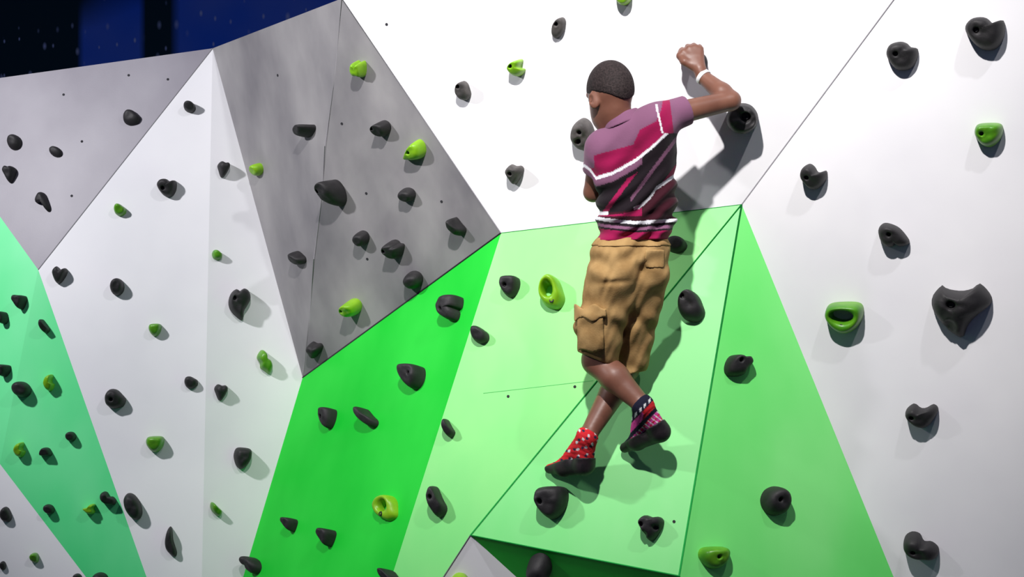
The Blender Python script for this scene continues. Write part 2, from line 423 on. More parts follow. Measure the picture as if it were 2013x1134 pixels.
    bm = bmesh.new(); bm.from_mesh(body.data); bmesh.ops.recalc_face_normals(bm, faces=bm.faces); bm.to_mesh(body.data); bm.free()
    if big:
        COL.objects.link(root); body.parent = root
        bl, bf = [], []
        if inner: c = loc(*holes[0]); zc = ht * .75; rr = 0.008
        else: c = hc + lean; zc = top - min(.02, ht * .45) ; rr = rh * .62
        for z_, r_ in ((-0.002, rr), (0.004, rr), (0.005, rr * .85), (0.005, rr * .5), (0.001, rr * .45)):
            for k in range(12):
                a = k * math.pi / 6; bl.append((c[0] + math.cos(a) * r_, c[1] + math.sin(a) * r_, zc + z_))
        for j in range(4):
            for k in range(12):
                bf.append((j * 12 + k, j * 12 + (k + 1) % 12, j * 12 + 12 + (k + 1) % 12, j * 12 + 12 + k))
        bf.append(tuple(range(48, 60)))
        mesh_obj('bolt', bl, bf, M_BOLT, root, smooth=False)
    o = root or body
    o.matrix_world = Matrix.Translation(base) @ R.to_4x4()
    tag(o, label, 'climbing hold', ('green' if colr in 'gd' else 'black') + ' climbing holds on the ' + PANEL[key])
    return o

H = [
# left grey panel
('GL', 256, 229, 36, 30, 'egg', -20, .035, None, 'k', 'small black hold on the left grey panel nearest the white panel edge'),
('GL', 26, 278, 31, 29, 'round', 0, .035, None, 'k', 'round black hold on the left grey panel near the photo left edge'),
('GL', 108, 297, 29, 19, 'round', 28, .025, None, 'k', 'small slanted oval black hold on the left grey panel under its middle'),
('GL', 17, 341, 29, 30, 'tri', 0, .04, None, 'k', 'knobby black hold at the photo left edge just under the round one on grey'),
('GL', 82, 395, 32, 36, 'hook', 0, .035, None, 'k', 'hook-shaped black hold low on the left grey panel above the green tip'),
# left white panel, left of its ridge
('WP1', 372, 209, 26, 20, 'round', 25, .045, None, 'k', 'small oval black hold nearest the top point of the left white panel'),
('WP1', 327, 368, 40, 35, 'hornround', 0, .05, [(-6, 3)], 'k', 'black hold with a small horn, upper middle of the left white panel'),
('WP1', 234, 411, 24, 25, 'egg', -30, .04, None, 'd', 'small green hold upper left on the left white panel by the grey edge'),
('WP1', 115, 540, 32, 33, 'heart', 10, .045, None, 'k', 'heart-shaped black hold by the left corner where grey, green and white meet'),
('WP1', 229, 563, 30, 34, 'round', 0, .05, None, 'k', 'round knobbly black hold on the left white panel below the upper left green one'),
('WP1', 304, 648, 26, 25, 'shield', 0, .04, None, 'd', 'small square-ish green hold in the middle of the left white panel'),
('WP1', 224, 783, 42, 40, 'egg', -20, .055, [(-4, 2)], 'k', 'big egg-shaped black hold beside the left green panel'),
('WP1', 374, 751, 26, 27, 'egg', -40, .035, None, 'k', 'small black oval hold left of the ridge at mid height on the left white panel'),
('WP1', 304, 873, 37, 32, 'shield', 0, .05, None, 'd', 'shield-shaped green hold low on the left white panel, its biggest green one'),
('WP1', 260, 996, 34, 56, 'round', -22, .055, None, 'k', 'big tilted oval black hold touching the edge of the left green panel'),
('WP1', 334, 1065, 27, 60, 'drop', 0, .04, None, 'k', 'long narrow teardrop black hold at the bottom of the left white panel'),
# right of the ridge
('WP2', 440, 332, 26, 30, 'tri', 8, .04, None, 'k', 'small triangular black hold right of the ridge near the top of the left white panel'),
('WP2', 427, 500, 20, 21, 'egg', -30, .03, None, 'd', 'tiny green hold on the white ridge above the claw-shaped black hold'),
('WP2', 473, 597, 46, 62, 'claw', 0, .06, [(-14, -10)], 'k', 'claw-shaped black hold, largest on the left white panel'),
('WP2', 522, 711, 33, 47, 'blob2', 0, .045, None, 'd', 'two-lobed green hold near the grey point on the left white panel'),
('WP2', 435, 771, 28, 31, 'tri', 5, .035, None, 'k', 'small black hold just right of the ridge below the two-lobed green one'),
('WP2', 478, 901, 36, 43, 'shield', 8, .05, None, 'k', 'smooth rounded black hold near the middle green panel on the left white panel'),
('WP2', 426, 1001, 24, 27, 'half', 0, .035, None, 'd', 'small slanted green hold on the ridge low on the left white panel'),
# left green panel
('GA', 37, 593, 28, 27, 'tri', 0, .05, None, 'k', 'topmost pointed black hold on the left green panel'),
('GA', 3, 624, 22, 24, 'round', 0, .05, None, 'k', 'black hold cut by the photo left edge on green, upper one'),
('GB', 86, 641, 24, 25, 'half', 10, .05, None, 'k', 'small slanted black hold on the left green panel near the white edge'),
('GA', 5, 728, 26, 24, 'shield', 10, .05, None, 'k', 'black hold cut by the photo left edge on green, beside the big oval one'),
('GB', 40, 765, 42, 30, 'round', 25, .06, None, 'k', 'largest oval black hold on the left green panel'),
('GB', 95, 752, 23, 33, 'bite', 0, .05, None, 'g', 'upper lime hold on the left green panel beside the big black oval'),
('GB', 138, 858, 23, 19, 'round', 30, .04, None, 'k', 'small black oval hold on the left green panel right of centre'),
('GB', 37, 884, 25, 30, 'bite', 0, .05, None, 'g', 'middle lime hold on the left green panel near its lower left edge'),
('GB', 88, 888, 27, 17, 'dome', 0, .045, None, 'k', 'flat-bottomed black hold in the middle of the left green panel'),
('GB', 211, 980, 33, 27, 'kidney', 0, .05, None, 'k', 'kidney-shaped black hold on the left green panel beside the big tilted oval'),
('GB', 95, 1001, 25, 18, 'round', 32, .04, None, 'k', 'small black hold on the left green panel near the white corner'),
('GB', 174, 1001, 27, 20, 'beak', 0, .045, None, 'g', 'beak-shaped lime hold, lowest lime one on the left green panel'),
('GB', 195, 1141, 36, 30, 'round', 0, .05, None, 'k', 'black hold cut by the photo bottom edge on the left green panel'),
# lower left white corner
('WL', 10, 1011, 26, 30, 'egg', 0, .04, None, 'k', 'black hold on the lower left white corner at the photo left edge'),
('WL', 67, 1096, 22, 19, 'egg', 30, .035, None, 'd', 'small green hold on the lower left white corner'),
('WL', 5, 1112, 14, 18, 'round', 0, .022, None, 'k', 'little black hold in the lower left corner of the photo'),
('WL', 151, 1136, 20, 17, 'round', 0, .035, None, 'k', 'little black hold at the photo bottom edge beside the green point'),
# central grey panel
('GC1', 598, 260, 30, 30, 'round', 35, .055, None, 'k', 'black horn-like hold left of the seam on the central grey panel', (-8, -6)),
('GC2', 702, 137, 31, 32, 'notch', 0, .05, None, 'g', 'bright lime notched hold at the top of the central grey panel'),
('GC2', 748, 255, 36, 31, 'round', 5, .05, [(-12, -6)], 'k', 'black oval hold above the wedge-shaped lime one on the central grey panel'),
('GC2', 811, 297, 48, 40, 'wedge', 0, .05, [(-4, 0)], 'g', 'large wedge-shaped lime hold near the right edge of the central grey panel'),
('GC1', 502, 334, 25, 25, 'round', 0, .035, None, 'g', 'small round green hold at the left edge of the central grey panel'),
('GC2', 654, 386, 42, 56, 'round', -20, .08, [(-14, -4)], 'k', 'biggest black hold sticking far out on the grey seam with a long shadow', (-6, -12)),
('GC2', 797, 385, 37, 27, 'round', 8, .04, None, 'k', 'small black oval hold under the large lime wedge on grey'),
('GC2', 707, 471, 34, 29, 'round', 0, .045, None, 'k', 'small round black hold in the middle of the central grey panel'),
('GC2', 772, 493, 40, 36, 'lipround', 0, .05, [(-12, -4)], 'k', 'medium black hold right of the small round one in the middle of the grey panel'),
('GC2', 898, 450, 32, 36, 'half', 0, .055, None, 'k', 'black horn-like hold in the right corner of the central grey panel', (-6, -6)),
('GC1', 581, 508, 30, 29, 'egg', -30, .04, None, 'k', 'small black hold left of the seam low on the central grey panel'),
('GC2', 809, 553, 41, 34, 'round', 10, .045, None, 'k', 'black oval hold by the lower edge of the grey panel above the green'),
('GC2', 688, 608, 40, 33, 'round', 25, .06, [(-10, -2)], 'g', 'rounded lime hold low on the central grey panel'),
('GC2', 615, 691, 34, 30, 'tri', 10, .04, None, 'k', 'black hold in the bottom tip of the central grey panel'),
# middle green panel
('G1', 882, 603, 48, 48, 'crescent', 0, .06, [(-6, 8)], 'k', 'crescent-shaped black hold high on the middle green panel'),
('G1', 806, 739, 50, 46, 'shield', 0, .06, [(8, -2)], 'k', 'broad black hold with a flat top in the middle of the middle green panel'),
('G1', 643, 821, 28, 40, 'shield', 8, .045, [(-5, 0)], 'k', 'upright black hold on the middle green panel, left of a matching slanted one'),
('G1', 719, 819, 40, 36, 'half', 0, .055, None, 'k', 'slanted half-moon black hold on the middle green panel'),
('G1', 568, 1030, 27, 25, 'tri', 0, .045, None, 'k', 'small triangular black hold low left on the middle green panel'),
('G1', 640, 1055, 32, 33, 'tri', 5, .05, None, 'k', 'triangular black hold right of a smaller one low on the middle green panel'),
('G1', 491, 1110, 38, 30, 'kidney', 200, .05, None, 'k', 'black hold on the left border of the middle green panel beside the white'),
('G1', 762, 1131, 28, 28, 'egg', -20, .05, None, 'k', 'black hold cut by the bottom of the photo where dark and light green meet'),
# light green panel
('L', 1001, 562, 40, 41, 'shield', 0, .05, [(-6, 0)], 'k', 'round black hold left of the green ring near the boy'),
('L', 940, 656, 34, 38, 'egg', -35, .045, None, 'k', 'slanted black hold on the light green panel beside the dark green edge, upper of three'),
('L', 880, 841, 29, 33, 'half', 12, .045, None, 'k', 'slanted black hold on the light green panel, middle of three along the edge'),
('L', 858, 986, 42, 57, 'half', 12, .06, [(-7, -8)], 'k', 'largest slanted black hold on the light green panel, lowest of three along the edge'),
('L', 1328, 479, 44, 30, 'round', 0, .05, None, 'k', 'black hold in the shadow at the right hip of the climbing boy'),
# green slab under the boy
('M', 1083, 987, 65, 65, 'shield', 0, .075, [(-17, 0)], 'k', 'big smooth black hold just below the red-socked foot of the boy'),
('M', 1279, 1037, 50, 48, 'tri', 4, .055, [(-16, -6), (-11, 13), (10, 0)], 'k', 'three-pointed black hold with screw holes low on the green slab'),
('M', 1358, 600, 54, 58, 'egg', 0, .065, [(-14, -14)], 'k', 'smooth domed black hold on the green slab right of the boy shorts'),
# right green panel
('R', 1456, 718, 60, 43, 'tail', 0, .05, [(-6, -10)], 'k', 'black hold with a tail to the right, high on the right green panel'),
('R', 1530, 985, 64, 58, 'round', 0, .06, [(-4, -4)], 'k', 'round black doughnut-like hold on the right green panel'),
('R', 1408, 1097, 64, 44, 'shield', 0, .05, [(0, -4)], 'd', 'lime hold with a flat top at the bottom of the right green panel'),
('U', 1056, 1128, 54, 56, 'round', 0, .06, None, 'k', 'black hold on the shaded green underside at the bottom of the photo'),
('WM', 906, 1144, 44, 30, 'dome', 0, .04, None, 'g', 'lime hold just showing at the bottom edge on the lower white corner'),
# upper white wall
('W1', 1097, 55, 26, 44, 'round', 22, .035, [(-2, -8)], 'b', 'slim tilted black hold at the top of the upper white wall'),
('W1', 1014, 134, 36, 34, 'bite', 0, .05, [(-8, -5)], 'g', 'lime hold with a bite out of its right side on the upper white wall'),
('W1', 909, 179, 32, 38, 'egg', 0, .045, [(-6, -10)], 'b', 'greyish hold on the upper white wall near the grey edge'),
('W1', 1010, 344, 37, 37, 'tri', 5, .045, [(-5, -4)], 'b', 'triangular dark hold on the upper white wall left of the boy'),
('W1', 1225, -2, 34, 26, 'shield', 0, .05, None, 'g', 'lime hold cut by the top edge of the photo above the boy head'),
('W1', 1145, 266, 54, 64, 'egg', 0, .07, [(-2, -8), (-6, 10)], 'b', 'rounded hold with two screw holes beside the left shoulder of the boy'),
('W1', 1376, 124, 30, 38, 'round', 0, .024, None, 'k', 'black hold gripped by the raised right hand of the boy'),
# right white wall
('W2', 1772, 110, 63, 57, 'lipround', 0, .06, [(-10, -4)], 'k', 'round black hold with one bolt hole nearest the seam top on the right white wall'),
('W2', 1936, 66, 79, 66, 'hornround', 0, .075, [(-16, -6)], 'k', 'black hold with a horn on its right in the top right of the photo'),
('W2', 1944, 266, 56, 48, 'shield', 0, .06, [(-14, -4)], 'd', 'lime hold near the right edge of the photo on the white wall'),
('W2', 1598, 348, 54, 50, 'horned', 0, .065, [(-10, 0)], 'k', 'heart-like black hold on the right white wall beside the seam'),
('W2', 1753, 465, 62, 48, 'crescent', 60, .06, [(-4, -6)], 'k', 'knobby black hold in the middle of the right white wall'),
('W2', 1889, 614, 117, 106, 'bigtri', 0, .085, [(-18, -18), (-22, 24)], 'k', 'largest hold, a big black three-lobed one on the right white wall'),
('W2', 1811, 820, 66, 46, 'heart', 0, .06, [(-18, -2)], 'k', 'heart-shaped black hold on the right white wall below the biggest one'),
('W2', 1810, 1077, 70, 52, 'kidney', 0, .07, [(-14, 4)], 'k', 'lowest black hold on the right white wall near the photo bottom'),
]
for row in H:
    hold(*row)
hold('W1', 1456, 236, 66, 60, 'round', -15, .10, [(8, -5)], 'k', 'large black drum-shaped hold beside the right elbow of the boy', lean=(4, -4), tilt=.05, hr=.016, p=5)
hold('G1', 757, 996, 52, 48, 'egg', 20, .034, [(-4, 15)], 'g', 'lime ring-shaped hold low on the middle green panel', inner=(-1, -2, 22, 19))
hold('L', 1083, 572, 52, 64, 'egg', 0, .06, [(4, 20)], 'g', 'lime ring-shaped hold on the light green panel left of the boy shorts', inner=(-5, -3, 18, 24))
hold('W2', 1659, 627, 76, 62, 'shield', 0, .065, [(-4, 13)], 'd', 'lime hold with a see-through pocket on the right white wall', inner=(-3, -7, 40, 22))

# ------------------------------------------------------------------ the climbing boy: surfaces grown from blended rounded cones
class Field:
    def __init__(self, lo, hi, res):
        self.lo = np.array(lo, np.float32); self.res = res
        n = np.ceil((np.array(hi) - np.array(lo)) / res).astype(int) + 1
        self.ax = [self.lo[i] + np.arange(n[i], dtype=np.float32) * res for i in range(3)]
        self.v = np.full(n, 0.15, np.float32)
    def sub(self, lo, hi):
        sl = []
        for i in range(3):
            a = int(np.clip((lo[i] - self.lo[i]) / self.res, 0, len(self.ax[i]))); b = int(np.clip((hi[i] - self.lo[i]) / self.res + 2, 0, len(self.ax[i])))
            sl.append(slice(a, b))
        g = np.meshgrid(*[self.ax[i][sl[i]] for i in range(3)], indexing='ij', sparse=True)
        return tuple(sl), g
    def blend(self, sl, d, k):
        a = self.v[sl]
        h = np.maximum(k - np.abs(a - d), 0) / max(k, 1e-6)
        self.v[sl] = np.minimum(a, d) - h * h * k * .25
    def cone(self, a, b, ra, rb, k=.01):
        a = np.array(a, np.float32); b = np.array(b, np.float32); m = max(ra, rb) + .06
        sl, (X, Y, Z) = self.sub(np.minimum(a, b) - m, np.maximum(a, b) + m)
        if min(s.stop - s.start for s in sl) <= 0: return
        self.blend(sl, cone_d(X, Y, Z, a, b, ra, rb), k)
    def chain(self, pts, k=.01):
        for (a, ra), (b, rb) in zip(pts[:-1], pts[1:]): self.cone(a, b, ra, rb, k)
    def ell(self, c, axes, rad, k=.01, cut=False):
        c = np.array(c, np.float32); m = max(rad) + .05
        sl, (X, Y, Z) = self.sub(c - m, c + m)
        if min(s.stop - s.start for s in sl) <= 0: return
        d = ell_d(X, Y, Z, c, axes, rad)
        if cut: self.v[sl] = np.maximum(self.v[sl], -d)
        else: self.blend(sl, d, k)
    def grid(self):
        return np.meshgrid(*self.ax, indexing='ij', sparse=True)
    def mesh(self):
        v = self.v; n = v.shape; res = self.res
        s = v < 0
        corners = [(i, j, k) for i in (0, 1) for j in (0, 1) for k in (0, 1)]
        cnt = np.zeros((n[0] - 1, n[1] - 1, n[2] - 1), np.int8)
        for c in corners: cnt += s[c[0]:n[0] - 1 + c[0], c[1]:n[1] - 1 + c[1], c[2]:n[2] - 1 + c[2]]
        act = (cnt > 0) & (cnt < 8)
        I = np.argwhere(act); idx = np.full(cnt.shape, -1, np.int32); idx[act] = np.arange(len(I))
        val = {c: v[I[:, 0] + c[0], I[:, 1] + c[1], I[:, 2] + c[2]] for c in corners}
        acc = np.zeros((len(I), 3)); num = np.zeros(len(I))
        for c in corners:
            for ax in range(3):
                if c[ax]: continue
                e = list(c); e[ax] = 1; e = tuple(e)
                a, b = val[c], val[e]; cr = (a < 0) != (b < 0)
                t = np.where(cr, a / np.where(cr, a - b, 1), 0)
                p = np.tile(np.array(c, float), (len(I), 1)); p[:, ax] = t
                acc[cr] += p[cr]; num[cr] += 1
        pos = self.lo + (I + acc / num[:, None]) * res
        faces = []
        for ax in range(3):
            o1, o2 = [(1, 2), (2, 0), (0, 1)][ax]
            sl0 = [slice(None)] * 3; sl1 = [slice(None)] * 3
            sl0[ax] = slice(0, n[ax] - 1); sl1[ax] = slice(1, n[ax])
            ch = s[tuple(sl0)] != s[tuple(sl1)]
            E = np.argwhere(ch)
            E = E[(E[:, o1] > 0) & (E[:, o2] > 0) & (E[:, o1] < n[o1] - 1) & (E[:, o2] < n[o2] - 1)]
            q = []
            for d1, d2 in ((1, 1), (0, 1), (0, 0), (1, 0)):
                c = E.copy(); c[:, o1] -= d1; c[:, o2] -= d2; q.append(idx[c[:, 0], c[:, 1], c[:, 2]])
            q = np.stack(q, 1); inside = s[E[:, 0], E[:, 1], E[:, 2]]
            q[~inside] = q[~inside][:, ::-1]
            faces.append(q)
        f = np.concatenate(faces)
        f = f[(f >= 0).all(1)]
        return pos, f

def cone_d(X, Y, Z, a, b, ra, rb):
    ab = b - a; L2 = float(ab @ ab) + 1e-12
    t = np.clip(((X - a[0]) * ab[0] + (Y - a[1]) * ab[1] + (Z - a[2]) * ab[2]) / L2, 0, 1)
    return np.sqrt((X - a[0] - t * ab[0]) ** 2 + (Y - a[1] - t * ab[1]) ** 2 + (Z - a[2] - t * ab[2]) ** 2) - (ra + (rb - ra) * t)
def ell_d(X, Y, Z, c, axes, rad):
    q = []
    for ax in axes: q.append((X - c[0]) * ax[0] + (Y - c[1]) * ax[1] + (Z - c[2]) * ax[2])
    k0 = np.sqrt(sum((q[i] / rad[i]) ** 2 for i in range(3))); k1 = np.sqrt(sum((q[i] / rad[i] ** 2) ** 2 for i in range(3)))
    return k0 * (k0 - 1) / (k1 + 1e-9)

def sdf_object(name, field, mat, parent, color=None):
    pos, f = field.mesh()
    # two rounds of gentle smoothing along the edges
    for _ in range(2):
        acc = np.zeros_like(pos); cn = np.zeros(len(pos))
        for i in range(4):
            a, b = f[:, i], f[:, (i + 1) % 4]
            np.add.at(acc, a, pos[b]); np.add.at(cn, a, 1)
        pos = pos * .5 + .5 * acc / np.maximum(cn, 1)[:, None]
    me = bpy.data.meshes.new(name)
    me.vertices.add(len(pos)); me.vertices.foreach_set('co', pos.astype(np.float32).ravel())
    me.loops.add(len(f) * 4); me.loops.foreach_set('vertex_index', f.astype(np.int32).ravel())
    me.polygons.add(len(f)); me.polygons.foreach_set('loop_start', np.arange(0, len(f) * 4, 4, dtype=np.int32))
    me.update(calc_edges=True); me.validate()
    me.polygons.foreach_set('use_smooth', [True] * len(me.polygons))
    if color is not None:
        x = CX + pos[:, 0] / pos[:, 1] * F; y = CY - (pos[:, 2] - CAMZ) / pos[:, 1] * F
        c = color(x, y, pos)
        at = me.color_attributes.new('Col', 'FLOAT_COLOR', 'POINT')
        at.data.foreach_set('color', np.concatenate([c, np.ones((len(c), 1))], 1).astype(np.float32).ravel())
    me.materials.append(mat)
    o = bpy.data.objects.new(name, me); COL.objects.link(o); o.parent = parent
    return o
def col_mat(name, rough, spec, bump=0.0, sheen=0.0):
    m = new_mat(name, (.5, .5, .5), rough, spec); nt = m.node_tree; b = nt.nodes['Principled BSDF']
    a = nt.nodes.new('ShaderNodeAttribute'); a.attribute_name = 'Col'
    nt.links.new(a.outputs['Color'], b.inputs['Base Color'])
    b.inputs['Sheen Weight'].default_value = sheen
    if bump:
        tc = nt.nodes.new('ShaderNodeTexCoord'); n2 = nt.nodes.new('ShaderNodeTexNoise'); n2.inputs['Scale'].default_value = 160; n2.inputs['Detail'].default_value = 3
        bp = nt.nodes.new('ShaderNodeBump'); bp.inputs['Strength'].default_value = bump; bp.inputs['Distance'].default_value = 0.003
        nt.links.new(tc.outputs['Object'], n2.inputs['Vector']); nt.links.new(n2.outputs['Fac'], bp.inputs['Height']); nt.links.new(bp.outputs['Normal'], b.inputs['Normal'])
    return m
A = lambda px, py, d: np.array(P(px, py, d), np.float32)
def pix(G):
    X, Y, Z = G
    return CX + X / Y * F, CY - (Z - CAMZ) / Y * F

M_SKIN = mottled('brown_skin', (0.155, 0.062, 0.040), (0.20, 0.085, 0.055), 14, rough=0.45, spec=0.45, bump=0.06)
M_HAIR = mottled('short_dark_hair', (0.012, 0.008, 0.008), (0.035, 0.024, 0.024), 180, rough=0.75, spec=0.25, bump=0.9)
M_SHIRT = col_mat('striped_cotton', 0.85, 0.15, 0.15, 0.1)
M_KHAKI = mottled('khaki_cotton', (0.30, 0.180, 0.070), (0.42, 0.265, 0.110), 22, rough=0.9, spec=0.15, bump=0.25)
M_SOCK = col_mat('knit_sock', 0.9, 0.15, 0.3)
M_SHOE = mottled('black_rubber_suede', (0.010, 0.008, 0.010), (0.026, 0.018, 0.022), 40, rough=0.55, spec=0.4, bump=0.2)
M_BAND = new_mat('white_wristband', (0.85, 0.85, 0.87), 0.5, 0.3)
M_EYE = new_mat('eye_white', (0.75, 0.72, 0.70), 0.2, 0.5)

person = bpy.data.objects.new('person', None); COL.objects.link(person)
person.location = P(1190, 930, 4.33)
tag(person, 'boy in striped maroon shirt and khaki shorts climbing the wall with crossed legs', 'person')
bpy.context.view_layer.update()
INV = person.matrix_world.inverted()
def child(o):
    o.matrix_parent_inverse = INV
    return o

# head frame: turned to the left, looking slightly down
hf = np.array((-.50, .83, -.22)); hf /= np.linalg.norm(hf)
hu = np.array((-.05, .0, 1.0)); hu -= hf * hu.dot(hf); hu /= np.linalg.norm(hu)
hr_ = np.cross(hf, hu)
HC = A(1197, 187, 4.265)
def hp(r, f, u): return (HC + hr_ * r + hf * f + hu * u).astype(np.float32)
AX = (hr_, hf, hu)

RS, RE, RW = A(1316, 226, 4.235), A(1437, 198, 4.285), A(1381, 150, 4.345)
LS, LE, LW = A(1182, 294, 4.265), A(1166, 378, 4.335), A(1192, 312, 4.470)
LH, LK, LA = A(1206, 545, 4.255), A(1174, 708, 4.335), A(1264, 797, 4.255)
RH, RK, RA = A(1272, 545, 4.29), A(1232, 722, 4.430), A(1155, 857, 4.322)
LHEEL, LBALL, LTOE = A(1297, 848, 4.285), A(1252, 866, 4.360), A(1228, 880, 4.405)
RHEEL, RBALL, RTOE = A(1149, 913, 4.355), A(1108, 917, 4.425), A(1080, 921, 4.462)

def knee_mid(k, a, ra, rm, rb, back):
    m = k * .62 + a * .38 + np.array(back, np.float32)
    return [(k, ra), (m, rm), (a, rb)]

B = Field((0.15, 4.02, 0.98), (0.78, 4.62, 2.40), 0.0042)
B.chain([(A(1228, 292, 4.27), .050), (A(1248, 380, 4.28), .050), (A(1247, 470, 4.285), .052)], .03)
B.chain([(LS, .045), (A(1212, 330, 4.27), .047), (A(1226, 460, 4.28), .046)], .03)
B.chain([(A(1300, 238, 4.215), .045), (A(1276, 330, 4.255), .046), (A(1270, 460, 4.285), .044)], .03)
B.cone(A(1215, 520, 4.27), A(1262, 515, 4.29), .058, .054, .03)
B.chain([(LH, .058), (LK, .045)], .02); B.chain(knee_mid(LK, LA, .046, .043, .027, (0, -.008, 0)), .015)
B.chain([(RH, .050), (RK * .5 + RH * .5, .044), (RK, .042)], .012); B.chain(knee_mid(RK, RA, .041, .041, .026, (0, -.008, 0)), .004)
for ank, heel, ball, toe in ((LA, LHEEL, LBALL, LTOE), (RA, RHEEL, RBALL, RTOE)):
    B.cone(ank, heel, .026, .024, .012); B.cone(ank, ball, .025, .020, .012); B.cone(heel, ball, .023, .021, .012); B.cone(ball, toe, .021, .012, .008)
B.chain([(A(1300, 236, 4.215), .040), (RS, .036), (RE, .029)], .012)
B.chain([(RE, .0285), (RE * .68 + RW * .32, .030), (RW, .0205)], .010)
B.chain([(LS, .038), (LE, .029)], .012); B.chain([(LE, .028), (LE * .65 + LW * .35, .029), (LW, .020)], .010)
# neck and head
B.cone(A(1236, 268, 4.262), hp(0, -.022, -.055), .045, .040, .02)
B.ell(hp(0, -.012, .014), AX, (.062, .080, .084), .02)
B.ell(hp(0, .026, -.052), AX, (.046, .052, .056), .03)
B.cone(hp(0, .064, .0), hp(0, .082, -.030), .007, .011, .012)
for sg in (-1, 1):
    B.cone(hp(0, .080, -.034), hp(sg * .010, .074, -.036), .008, .007, .006)
    B.ell(hp(sg * .026, .076, .004), AX, (.016, .014, .010), cut=True)
    B.cone(hp(sg * .012, .064, .018), hp(sg * .038, .054, .018), .007, .006, .012)
    B.ell(hp(sg * .063, -.006, -.020), ((hr_ + sg * -.5 * hf) / 1.118, (hf + sg * .5 * hr_) / 1.118, hu), (.008, .019, .028), .006)
    B.ell(hp(sg * .071, -.002, -.016), AX, (.006, .009, .014), cut=True)
B.cone(hp(-.017, .070, -.056), hp(.017, .070, -.056), .0065, .0065, .006)
B.cone(hp(-.014, .068, -.066), hp(.014, .068, -.066), .0075, .0075, .006)
# right hand, seen from its back: wrist, palm, four fingers over the hold, thumb on the left
KN = [A(1344, 103, 4.365), A(1355, 96, 4.366), A(1366, 94, 4.366), A(1376, 97, 4.364)]
WR = A(1377, 141, 4.342)
B.cone(RW, WR, .0205, .018, .008)
for q in KN: B.cone(WR * .85 + q * .15, q, .0155, .0118, .008)
B.cone(A(1352, 112, 4.362), A(1372, 112, 4.360), .014, .014, .006)
for i, q in enumerate(KN):
    L_ = (1.0, 1.1, 1.0, .82)[i]; r = (.0088, .009, .0086, .0078)[i]
    s1 = q + np.array(((-.002, -.001, 0, .002)[i], .026 * L_, .012), np.float32)
    s2 = s1 + np.array((0, .020 * L_, -.012), np.float32); s3 = s2 + np.array((0, .004, -.014 * L_), np.float32)
    B.chain([(q, .0112), (s1, r), (s2, r * .93), (s3, r * .85)], .003)
T = [A(1364, 131, 4.350), A(1345, 121, 4.352), A(1336, 110, 4.366), A(1338, 101, 4.386)]
B.chain([(T[0], .015), (T[1], .0125), (T[2], .0105), (T[3], .0085)], .005)
# left hand closed on the rounded hold beside the shoulder
WL_ = A(1192, 300, 4.480)
B.cone(LW, WL_, .020, .018, .008)
for i, dx in enumerate((-10, -2, 6, 13)):
    q = A(1190 + dx, 276 + abs(dx) * .25, 4.485); r = (.0086, .009, .0086, .0078)[i]
    B.cone(WL_, q, .0150, .0118, .006)
    s1 = q + np.array((-.002, .026, .010), np.float32); s2 = s1 + np.array((-.002, .020, -.006), np.float32); s3 = s2 + np.array((-.002, .008, -.010), np.float32)
    B.chain([(q, .0112), (s1, r), (s2, r * .92), (s3, r * .85)], .003)
B.chain([(A(1186, 296, 4.480), .013), (A(1178, 291, 4.474), .010), (A(1173, 283, 4.478), .0082)], .005)
child(sdf_object('body', B, M_SKIN, person))
for sg in (-1, 1):
    bm = bmesh.new(); bmesh.ops.create_uvsphere(bm, u_segments=16, v_segments=10, radius=.0105)
    me = bpy.data.meshes.new('eye'); bm.to_mesh(me); bm.free(); me.materials.append(M_EYE)
    e = bpy.data.objects.new('eye', me); COL.objects.link(e); e.parent = person; child(e)
    e.location = Vector(hp(sg * .025, .056, .004))
    bm = bmesh.new(); bmesh.ops.create_uvsphere(bm, u_segments=12, v_segments=8, radius=.0056)
    me = bpy.data.meshes.new('iris'); bm.to_mesh(me); bm.free(); me.materials.append(M_BOLT)
    i_ = bpy.data.objects.new('iris', me); COL.objects.link(i_); i_.parent = e; i_.location = Vector(hf * .0066)

# hair: a close-cropped cap
HR = Field(HC - .12, HC + .13, 0.0032)
HR.ell(hp(0, -.012, .014), AX, (.0655, .0835, .0875), 0)
X, Y, Z = HR.grid()
dv = [(X - HC[0]) * a[0] + (Y - HC[1]) * a[1] + (Z - HC[2]) * a[2] for a in AX]
line = dv[2] - (.002 + .42 * dv[1]) + .010 * np.cos(dv[0] * 45) * (dv[1] < 0)
HR.v = np.maximum(HR.v, -line)
HR.v += .0008 * np.sin(X * 900) * np.sin(Y * 870) * np.sin(Z * 910)
child(sdf_object('hair', HR, M_HAIR, person))

# shirt
def wave(G, px0, amp, kx, ky, kw, ph=0):
    x, y = pix(G)
    return amp * np.sin((x * kx + y * ky) * kw + ph + 1.3 * np.sin(x * .021 + y * .013 + ph))
def lineA(x): return np.interp(x, [1150, 1160, 1172, 1205, 1250, 1280, 1306, 1330], [326, 334, 350, 340, 315, 291, 267, 246])
def lineB(x): return np.interp(x, [1170, 1190, 1230, 1258, 1276, 1290, 1325], [419, 419, 415, 406, 390, 370, 346])
def lineC(x): return np.interp(x, [1170, 1190, 1250, 1325], [428, 432, 438, 433])
def lineD(x): return np.interp(x, [1150, 1160, 1245, 1258, 1290, 1300, 1310], [312, 308, 284, 255, 238, 215, 150])
S = Field((0.2, 4.05, 1.70), (0.60, 4.46, 2.20), 0.003)
S.chain([(A(1194, 300, 4.265), .067), (A(1222, 400, 4.272), .064), (A(1217, 492, 4.275), .070)], .03)
S.chain([(A(1288, 250, 4.222), .066), (A(1282, 400, 4.262), .066), (A(1274, 492, 4.285), .068)], .03)
S.cone(A(1196, 292, 4.262), A(1290, 243, 4.220), .062, .060, .02)
S.cone(A(1228, 290, 4.262), A(1236, 262, 4.255), .062, .050, .03)
